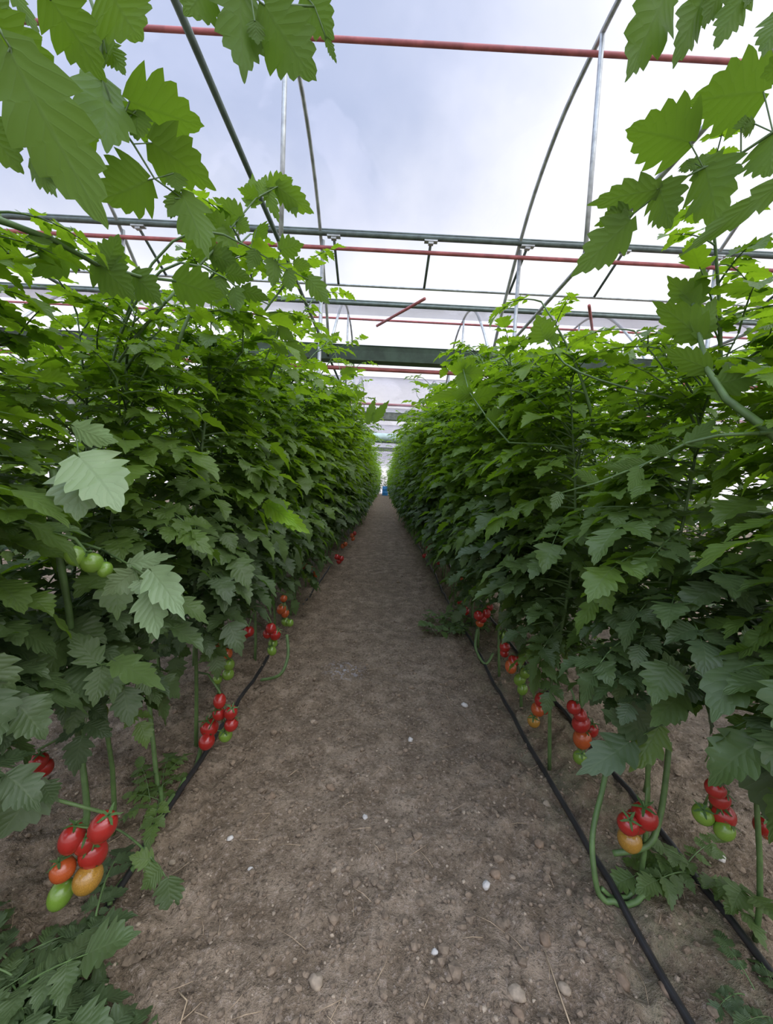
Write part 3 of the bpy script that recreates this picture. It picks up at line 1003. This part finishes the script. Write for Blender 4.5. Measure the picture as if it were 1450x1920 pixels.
for y, x, h, rc in ((1.15, -0.62, 1.88, 0.10), (1.5, -0.60, 1.92, 0.16), (1.9, -0.58, 1.98, 0.12), (2.3, -0.60, 2.02, 0.2), (2.8, -0.58, 2.05, 0.15), (3.4, -0.55, 2.12, 0.2), (4.2, -0.55, 2.15, 0.18), (5.2, -0.52, 2.2, 0.2), (6.5, -0.5, 2.25, 0.2), (8.0, -0.5, 2.25, 0.2)):
    loose_shoot('L', y, x, h, rc, 'hi' if y < 3 else 'mid')
for y, x, h, rc in ((1.0, 0.85, 1.82, 0.1), (1.35, 0.72, 1.76, 0.12), (2.2, 0.68, 1.85, 0.12), (3.2, 0.62, 1.98, 0.2), (4.4, 0.58, 2.1, 0.2), (6.0, 0.52, 2.2, 0.2), (7.6, 0.5, 2.2, 0.2)):
    loose_shoot('R', y, x, h, rc, 'hi' if y < 3 else 'mid')
# upper right
hero('leaf', 'R', [(1490, 225, 0.66), (1450, 248, 0.68), (1390, 288, 0.71), (1320, 315, 0.74), (1250, 350, 0.77), (1180, 408, 0.80)], [
    L2(1432, 172, 1293, 186, 92, .69, .74), L2(1293, 266, 1177, 234, 86, .74, .76), L2(1322, 310, 1355, 426, 80, .74, .70), L2(1232, 355, 1102, 377, 44, .77, .82), L2(1236, 352, 1264, 427, 62, .77, .75), L2(1176, 398, 1114, 418, 32, .80, .82),
    L2(1182, 412, 1070, 527, 62, .80, .80), L2(1290, 300, 1284, 326, 24, .75), L2(1390, 240, 1400, 215, 22, .7), L2(1415, 232, 1388, 250, 24, .7), L2(1452, 250, 1440, 335, 76, .68, .66), L2(1300, 320, 1345, 285, 30, .75, .76)], 'large leaf reaching in at upper right')
hero('leaf', 'R', [(1500, -120, 0.55), (1400, -80, 0.57), (1320, -50, 0.6), (1262, -30, 0.62)], [
    L2(1256, -25, 1164, 162, 80, .62, .62), L2(1330, -25, 1252, 130, 52, .60, .61), L2(1362, -30, 1310, 52, 34, .59, .6), L2(1400, -20, 1332, 97, 42, .58, .59), L2(1470, 20, 1418, 112, 46, .57, .57), L2(1480, 110, 1426, 150, 50, .57, .6), L2(1415, -40, 1396, 22, 24, .58)])
hero('leaf', 'R', [(1520, 320, 0.6), (1450, 352, 0.62)], [L2(1475, 338, 1263, 482, 34, .61, .66, .45)])
# thick pale stem and leaf stalk on the right
hero('side_shoot', 'R', [(1490, 850, 0.66), (1440, 806, 0.70), (1362, 748, 0.75), (1328, 695, 0.80), (1312, 630, 0.84), (1300, 570, 0.88)], [
    L2(1328, 690, 1240, 660, 40, .8, .84, .6), L2(1312, 630, 1350, 560, 40, .84, .86, .7), L2(1312, 630, 1230, 560, 52, .84, .9, .7), L2(1300, 570, 1320, 500, 40, .88, .9, .7), L2(1300, 570, 1250, 520, 40, .88, .92, .7), L2(1345, 720, 1440, 700, 50, .78, .76, .5)], 'thick pale green side shoot', 0.0085)
hero('leaf', 'R', [(1425, 812, 0.70), (1350, 816, 0.74), (1290, 830, 0.78), (1210, 870, 0.83), (1120, 905, 0.88), (1050, 925, 0.92)], [
    L2(1290, 830, 1350, 785, 26, .78, .80, .2), L2(1250, 850, 1208, 832, 18, .8, .83, .2), L2(1210, 868, 1150, 868, 16, .83, .87, .2), L2(1190, 880, 1125, 876, 16, .84, .88, .2), L2(1120, 905, 1070, 880, 18, .88, .9, .2), L2(1050, 925, 1035, 960, 20, .92, .92, .2), L2(1200, 878, 1180, 925, 26, .83, .8, .2)], 'long pale leaf stalk seen edge on', 0.0038)
hero('side_shoot', 'R', [(1000, 832, 1.45), (955, 830, 1.5), (915, 785, 1.6), (880, 735, 1.7), (868, 690, 1.75)], [
    L2(880, 735, 790, 750, 22, 1.7, 1.7, .7), L2(870, 695, 842, 690, 24, 1.75, 1.75, .8), L2(868, 690, 895, 672, 22, 1.75, 1.75, .8), L2(872, 700, 912, 700, 24, 1.75, 1.75, .8), L2(885, 740, 845, 735, 26, 1.7, 1.65, .7), L2(890, 750, 940, 725, 30, 1.68, 1.7, .7), L2(870, 700, 870, 740, 26, 1.75, 1.72, .8), L2(868, 690, 858, 668, 18, 1.75, 1.78, .8), L2(915, 785, 950, 770, 26, 1.6, 1.62, .6)], 'pale shoot leaning over the path at right', 0.0045)
hero('leaf', 'R', [(1040, 660, 1.2), (1030, 640, 1.22), (1022, 620, 1.23)], [L2(1022, 636, 1005, 590, 46, 1.22, 1.22, .75), L2(1030, 640, 1048, 625, 30, 1.22, 1.22, .7)])
# conspicuous leaves lower down
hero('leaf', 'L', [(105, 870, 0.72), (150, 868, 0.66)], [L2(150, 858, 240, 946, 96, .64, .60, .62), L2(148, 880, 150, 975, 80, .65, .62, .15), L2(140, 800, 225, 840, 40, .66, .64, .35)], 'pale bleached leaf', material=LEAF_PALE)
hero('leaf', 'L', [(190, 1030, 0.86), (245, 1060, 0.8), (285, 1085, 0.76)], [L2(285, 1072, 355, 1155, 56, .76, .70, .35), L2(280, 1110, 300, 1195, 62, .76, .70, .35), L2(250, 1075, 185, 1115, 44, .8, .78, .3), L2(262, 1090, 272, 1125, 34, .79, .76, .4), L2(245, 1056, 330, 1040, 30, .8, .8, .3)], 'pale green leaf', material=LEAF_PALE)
hero('leaf', 'L', [(150, 1262, 0.85), (190, 1246, 0.82), (216, 1243, 0.8)], [L2(218, 1240, 312, 1286, 48, .8, .74, .3), L2(190, 1255, 180, 1325, 40, .82, .78, .2), L2(180, 1242, 130, 1180, 46, .82, .84, .2)])
hero('leaf', 'L', [(440, 950, 1.7), (480, 948, 1.65), (505, 950, 1.6)], [L2(500, 945, 560, 985, 34, 1.6, 1.55, 1.0), L2(530, 962, 578, 1005, 26, 1.6, 1.55, 1.0), L2(505, 950, 545, 940, 24, 1.6, 1.6, 1.0)], 'bright yellow-green leaf', material=LEAF_LIT)
hero('leaf', 'R', [(1440, 1235, 0.74), (1400, 1250, 0.72)], [L2(1398, 1238, 1322, 1342, 94, .72, .66, .2), L2(1400, 1250, 1440, 1300, 50, .72, .70, .1), L2(1420, 1240, 1400, 1170, 40, .72, .74, .2)])
hero('leaf', 'R', [(1330, 1310, 0.88), (1280, 1290, 0.85), (1250, 1255, 0.84)], [L2(1252, 1250, 1215, 1318, 66, .84, .80, .2), L2(1280, 1300, 1215, 1358, 52, .85, .80, .2), L2(1270, 1285, 1250, 1220, 40, .85, .87, .2)])
hero('leaf', 'R', [(1260, 1350, 0.95), (1210, 1375, 0.92), (1180, 1395, 0.9)], [L2(1180, 1392, 1090, 1462, 62, .9, .86, .15), L2(1210, 1375, 1130, 1330, 50, .92, .92, .15), L2(1235, 1362, 1190, 1455, 54, .92, .88, .7), L2(1235, 1362, 1180, 1300, 50, .92, .94, .15)])
hero('leaf', 'R', [(1480, 1430, 0.72), (1440, 1420, 0.72)], [L2(1440, 1420, 1462, 1570, 90, .72, .68, .1), L2(1440, 1420, 1380, 1400, 50, .72, .74, .1)])
hero('leaf', 'L', [(-30, 1430, 0.80), (30, 1440, 0.8), (75, 1470, 0.78)], [L2(75, 1465, -5, 1580, 84, .78, .72, .1), L2(80, 1470, 105, 1505, 40, .78, .76, .1)])

# stems that sag and lie along the bed before they rise
def low_stem(side, pts, label, r=0.0075):
    P = [at(*p) for p in pts]
    o = P[0]
    b = MB()
    # smooth the course
    Q = []
    for i in range(len(P) - 1):
        p0, p1, p2, p3 = P[max(i - 1, 0)], P[i], P[i + 1], P[min(i + 2, len(P) - 1)]
        for t in np.linspace(0, 1, 6, endpoint=False):
            Q.append(0.5 * ((2 * p1) + (p2 - p0) * t + (2 * p0 - 5 * p1 + 4 * p2 - p3) * t * t + (3 * p1 - p0 - 3 * p2 + p3) * t ** 3))
    Q.append(P[-1])
    for q in Q:
        zg = gz(q.x, q.y) + r * 0.8
        if q.z < zg:
            q.z = zg
    b.tube([q - o for q in Q], r, 8)
    ob = b.build('low_stem', STEM)
    attach(ob, side, o)
    ob['label'] = label
    return ob


low_stem('R', [(1140, 1430, 1.12), (1130, 1480, 1.08), (1112, 1560, 1.02), (1114, 1630, 0.98), (1128, 1690, 0.96), (1160, 1735, 0.95), (1205, 1752, 0.96), (1250, 1742, 1.0)], 'green stem looping down onto the soil')
low_stem('R', [(1128, 1665, 0.97), (1160, 1695, 0.97), (1205, 1728, 0.98), (1240, 1735, 1.0)], 'second looping stem', 0.006)
low_stem('R', [(1255, 1390, 1.05), (1250, 1450, 1.02), (1238, 1530, 1.0), (1215, 1585, 0.98), (1150, 1600, 1.0)], 'thick green stem bending low')
low_stem('L', [(380, 1430, 1.5), (368, 1470, 1.4), (345, 1520, 1.3), (300, 1580, 1.15), (265, 1630, 1.03), (212, 1683, 0.94), (190, 1660, 0.93)], 'stem trailing down beside the path')
low_stem('L', [(212, 1683, 0.94), (205, 1720, 0.92), (207, 1755, 0.90)], 'short cut stem stub', 0.006)
low_stem('L', [(132, 1200, 1.02), (138, 1310, 1.01), (150, 1400, 1.0), (158, 1460, 0.97), (163, 1520, 0.92), (158, 1560, 0.88)], 'bare green main stem')
low_stem('L', [(262, 1090, 1.36), (270, 1220, 1.33), (282, 1340, 1.3), (292, 1440, 1.27), (300, 1510, 1.25), (304, 1565, 1.2)], 'bare green main stem')
low_stem('L', [(100, 880, 0.86), (112, 1040, 0.86), (130, 1150, 0.88), (136, 1240, 0.9)], 'thick upright stem', 0.0075)
low_stem('L', [(538, 1190, 2.0), (540, 1230, 1.95), (525, 1265, 1.9), (490, 1275, 1.95)], 'stem looping at the row edge', 0.008)
low_stem('R', [(895, 1180, 2.5), (892, 1215, 2.4), (910, 1245, 2.3), (925, 1225, 2.35)], 'stem looping at the row edge', 0.008)

# ------------------------------------------------------------------ low growth
def ground_clump(name, x, y, n, spread, ln, elev, tone, label, cat, q='mid', dirs=None):
    t = empty(name, (x, y, gz(x, y)))
    b = MB()
    for i in range(n):
        a = rnd(0, 2 * PI)
        r = spread * math.sqrt(random.random())
        px_, py_ = r * math.cos(a), r * math.sin(a)
        zz = gz(x + px_, y + py_) - gz(x, y)
        e = rnd(*elev)
        compound_leaf(b, (px_, py_, max(zz, 0) + 0.005), rnd(0, 2 * PI), e, rnd(*ln), rnd(0.5, 1.3), tone + rnd(-.1, .1), q)
    f_ = b.build('foliage', [LEAF, STEM], t)
    tag(t, label, cat)
    return t


w = ground_at(120, 1850)
ground_clump('low_tomato_shoot', -0.72, 0.70, 30, 0.15, (0.12, 0.22), (0.1, 0.9), 0.05, 'dark low tomato growth at the lower left corner', 'shoot', 'hi')
w = ground_at(1300, 1650)
ground_clump('tomato_seedling', w.x, w.y, 7, 0.03, (0.14, 0.22), (0.5, 1.2), 0.35, 'small tomato seedling beside the outer black hose at right', 'seedling', 'hi')
w = ground_at(1440, 1915)
ground_clump('tomato_seedling', w.x, w.y, 6, 0.04, (0.08, 0.14), (0.2, 0.9), 0.2, 'green seedling cut by the lower right corner', 'seedling', 'hi')
w = ground_at(255, 1505)
ground_clump('weed_tuft', w.x, w.y, 10, 0.10, (0.08, 0.15), (0.2, 1.0), 0.45, 'low weeds behind the red cluster in the left bed', 'weeds', 'mid')
w = ground_at(855, 1190)
ground_clump('weed_tuft', w.x + 0.02, w.y + 0.1, 34, 0.20, (0.08, 0.18), (0.3, 1.3), 0.25, 'green weeds spilling onto the right edge of the path', 'weeds', 'mid')
w = ground_at(318, 1700)
hero('leaf', 'L', [(285, 1610, 0.98), (305, 1635, 0.96), (315, 1652, 0.95)], [L2(316, 1648, 320, 1722, 46, .95, .92, .1), L2(300, 1630, 262, 1665, 40, .96, .94, .3), L2(285, 1612, 240, 1610, 30, .98, .96, .5)])

# ------------------------------------------------------------------ drip hoses
def hose(x, amp, ph, label, y1=40, sink=0.0):
    b = MB()
    ys = np.concatenate([np.arange(0.2, 6, 0.1), np.arange(6, y1, 0.7)])
    pts = []
    for yy in ys:
        xx_ = x + amp * math.sin(yy * 1.3 + ph) + 0.4 * amp * math.sin(yy * 3.1 + ph)
        pts.append((xx_, yy, max(gz(xx_, yy), gz(xx_, yy + 0.05), gz(xx_ + 0.01, yy)) + 0.006 - sink * (0.5 + 0.5 * math.sin(yy * 2.3 + ph))))
    b.tube(pts, 0.0095, 8)
    return tag(b.build('drip_hose', HOSE), label, 'hose', 'black drip hoses')


hose(0.675, 0.012, 0.5, 'black drip hose along the right edge of the path')
hose(0.945, 0.015, 2.0, 'outer black drip hose farther right, behind the first')
hose(-0.655, 0.012, 1.2, 'black drip hose along the left edge of the path', sink=0.03)

# ------------------------------------------------------------------ stones and litter
def stone_verts(rx, ry, rz_, seed):
    rs = random.Random(seed)
    ns, nr = 9, 6
    V, Fc = [], []
    jit = [[rs.uniform(0.8, 1.15) for _ in range(ns)] for _ in range(nr + 1)]
    for i in range(nr + 1):
        th = PI * i / nr
        for k in range(ns):
            an = 2 * PI * k / ns
            j = jit[i][k] if 0 < i < nr else jit[i][0]
            V.append((rx * math.sin(th) * math.cos(an) * j, ry * math.sin(th) * math.sin(an) * j, rz_ * math.cos(th) * j))
    for i in range(nr):
        for k in range(ns):
            k2 = (k + 1) % ns
            Fc.append((i * ns + k, (i + 1) * ns + k, (i + 1) * ns + k2, i * ns + k2))
    return V, Fc


STONES = [
    (770, 1382, 15, WHITE, 'pale stone on the path centre, midway up the picture'), (872, 1317, 15, WHITE, 'round pale stone at the right of the path below the weeds'),
    (588, 1348, 16, STONE, 'pale stone left of the path centre near the ripe cluster'), (685, 1525, 14, WHITE, 'small white stone on the smooth middle of the path'),
    (510, 1490, 20, STONE2, 'flat brown stone half buried at left centre'), (620, 1470, 22, STONE2, 'smooth brown stone bedded in the path centre'),
    (626, 1628, 14, STONE, 'small tan stone left of the straw bits'), (930, 1636, 26, STONE2, 'brown flat stone beside the elongated white stone'),
    (912, 1656, 20, WHITE, 'elongated white stone touching the brown flat stone'), (1012, 1580, 24, STONE2, 'tan stone near the inner black hose'),
    (970, 1860, 40, STONE, 'largest tan stone at the bottom of the path'), (972, 1897, 28, STONE2, 'reddish stone just below the largest stone'),
    (594, 1838, 36, STONE, 'long tan stone standing in the soil, bottom centre'), (816, 1777, 16, WHITE, 'bright white chip on bare soil at bottom'),
    (1026, 1504, 20, STONE, 'tan stone beside the inner hose, upper of two'), (1022, 1756, 32, STONE2, 'dull brown clod-like stone above the straw stalk'),
    (323, 1605, 16, STONE, 'orange-tan pebble at the left path edge'), (432, 1572, 14, WHITE, 'pale pebble on the left half of the path'),
    (1165, 1830, 40, STONE2, 'grey-brown stone between the two right hoses'), (1255, 1860, 38, STONE2, 'grey lump of stone beside the inner hose at bottom'),
    (1060, 1845, 30, STONE, 'tan stone right of the straw stalk'), (870, 1520, 12, STONE, 'small tan pebble right of the path centre'),
    (962, 1635, 14, STONE, 'little pale stone right of the brown flat stone'), (470, 1620, 12, WHITE, 'tiny pale pebble left of the path middle'), (1350, 1620, 24, WHITE, 'pale stone behind the small seedling at right')]
for i, (px, py, d, m, lab) in enumerate(STONES):
    g = ground_at(px, py)
    sc = d / 2 * g.y / F * 0.8
    V, Fc = stone_verts(sc * 1.25, sc * 0.9, sc * 0.7, 900 + i)
    b = MB()
    b.add(V, Fc)
    o = b.build('stone', m, loc=(g.x, g.y, gz(g.x, g.y) + sc * 0.25))
    o.rotation_euler = (rnd(-.2, .2), rnd(-.2, .2), rnd(0, 3))
    tag(o, lab, 'stone', 'stones lying on the path')


def crumbs(n, size, material, name, label, yr, seed, bias):
    b = MB()
    rs = random.Random(seed)
    for i in range(n):
        yy = yr[0] + (yr[1] - yr[0]) * rs.random() ** 1.8
        xx_ = rs.uniform(-1.6, 1.6) if rs.random() < bias else rs.gauss(0, 0.6)
        r = rs.uniform(*size) * (1.5 if rs.random() < 0.06 else 1)
        ico = [(0, 0, 1), (0.9, 0, 0.45), (0.28, 0.85, 0.45), (-0.72, 0.53, 0.45), (-0.72, -0.53, 0.45), (0.28, -0.85, 0.45), (0.72, 0.53, -0.45), (-0.28, 0.85, -0.45), (-0.9, 0, -0.45), (-0.28, -0.85, -0.45), (0.72, -0.53, -0.45)]
        a = rs.uniform(0, 6.3)
        ca, sa = math.cos(a), math.sin(a)
        sx_, sy_, sz_ = rs.uniform(.7, 1.3), rs.uniform(.7, 1.3), rs.uniform(.5, .9)
        zz = gz(xx_, yy)
        V = []
        for (p, q_, z) in ico:
            j = rs.uniform(.8, 1.2)
            X, Y = p * sx_ * j, q_ * sy_ * j
            V.append((xx_ + r * (X * ca - Y * sa), yy + r * (X * sa + Y * ca), zz + r * (z * sz_ * j + 0.2)))
        Fc = [(0, 1, 2), (0, 2, 3), (0, 3, 4), (0, 4, 5), (0, 5, 1), (1, 6, 2), (2, 7, 3), (3, 8, 4), (4, 9, 5), (5, 10, 1), (6, 7, 2), (7, 8, 3), (8, 9, 4), (9, 10, 5), (10, 6, 1)]
        b.add(V, Fc)
    o = b.build(name, material, smooth=False)
    return tag(o, label, 'gravel' if name == 'gravel' else 'soil', None, 'stuff')


crumbs(7500, (0.002, 0.008), CLOD, 'soil_crumbs', 'brown soil crumbs scattered over the dirt path and beds', (0.5, 6), 21, 0.5)
crumbs(700, (0.007, 0.014), CLOD, 'soil_clods', 'larger brown soil clods strewn along the path and beds', (0.5, 5), 23, 0.6)
crumbs(1900, (0.0015, 0.005), STONE, 'gravel', 'fine pale gravel scattered over the dirt path and beds', (0.5, 6), 22, 0.5)
b = MB()
for i in range(170):
    yy = 0.6 + 3.2 * random.random() ** 1.6
    xx_ = random.gauss(0, 0.55)
    a = rnd(0, PI)
    l = rnd(0.01, 0.045)
    z = gz(xx_, yy) + 0.005
    c_, s_ = math.cos(a) * l, math.sin(a) * l
    b.tube([(xx_ - c_, yy - s_, z), (xx_ + s_ * .2, yy, z + 0.004), (xx_ + c_, yy + s_, z + rnd(0, 0.01))], 0.0008, 3)
tag(b.build('straw_bits', STRAW), 'short dry straw bits scattered over the path', 'straw', None, 'stuff')
for pts, lab in (([(1022, 1780), (1045, 1840), (1070, 1912)], 'long dry straw stalk at the bottom right of the path'), ([(335, 1852), (351, 1872), (336, 1916)], 'bent dry stalk at the lower left path edge')):
    g = [ground_at(*p) for p in pts]
    b = MB()
    b.tube([Vector((q.x, q.y, gz(q.x, q.y) + 0.008)) for q in g], 0.0016, 5)
    tag(b.build('straw_stalk', STRAW), lab, 'straw')

# ------------------------------------------------------------------ blue barrel at the end of the path
g = ground_at(722, 929)
b = MB()
prof = [(0, 0), (0.27, 0), (0.29, 0.03), (0.29, 0.25), (0.305, 0.27), (0.29, 0.29), (0.29, 0.58), (0.305, 0.6), (0.29, 0.62), (0.28, 0.86), (0.25, 0.9), (0, 0.9)]
ns = 18
V = [(r * math.cos(2 * PI * k / ns), r * math.sin(2 * PI * k / ns), z) for r, z in prof for k in range(ns)]
Fc = [(i * ns + k, i * ns + (k + 1) % ns, (i + 1) * ns + (k + 1) % ns, (i + 1) * ns + k) for i in range(len(prof) - 1) for k in range(ns)]
b.add(V, Fc)
tag(b.build('barrel', BLUE, loc=(g.x, 38.0, gz(g.x, 38))), 'small blue barrel at the far end of the path', 'barrel')

# ------------------------------------------------------------------ render look
S.view_settings.view_transform = 'Standard'
S.view_settings.look = 'None'
S.view_settings.gamma = 1.0
S.view_settings.use_curve_mapping = False
S.view_settings.exposure = 0.62
try:
    S.cycles.max_bounces = 7
    S.cycles.diffuse_bounces = 4
    S.cycles.glossy_bounces = 2
    S.cycles.transmission_bounces = 5
    S.cycles.transparent_max_bounces = 12
    S.cycles.use_denoising = True
except Exception:
    pass
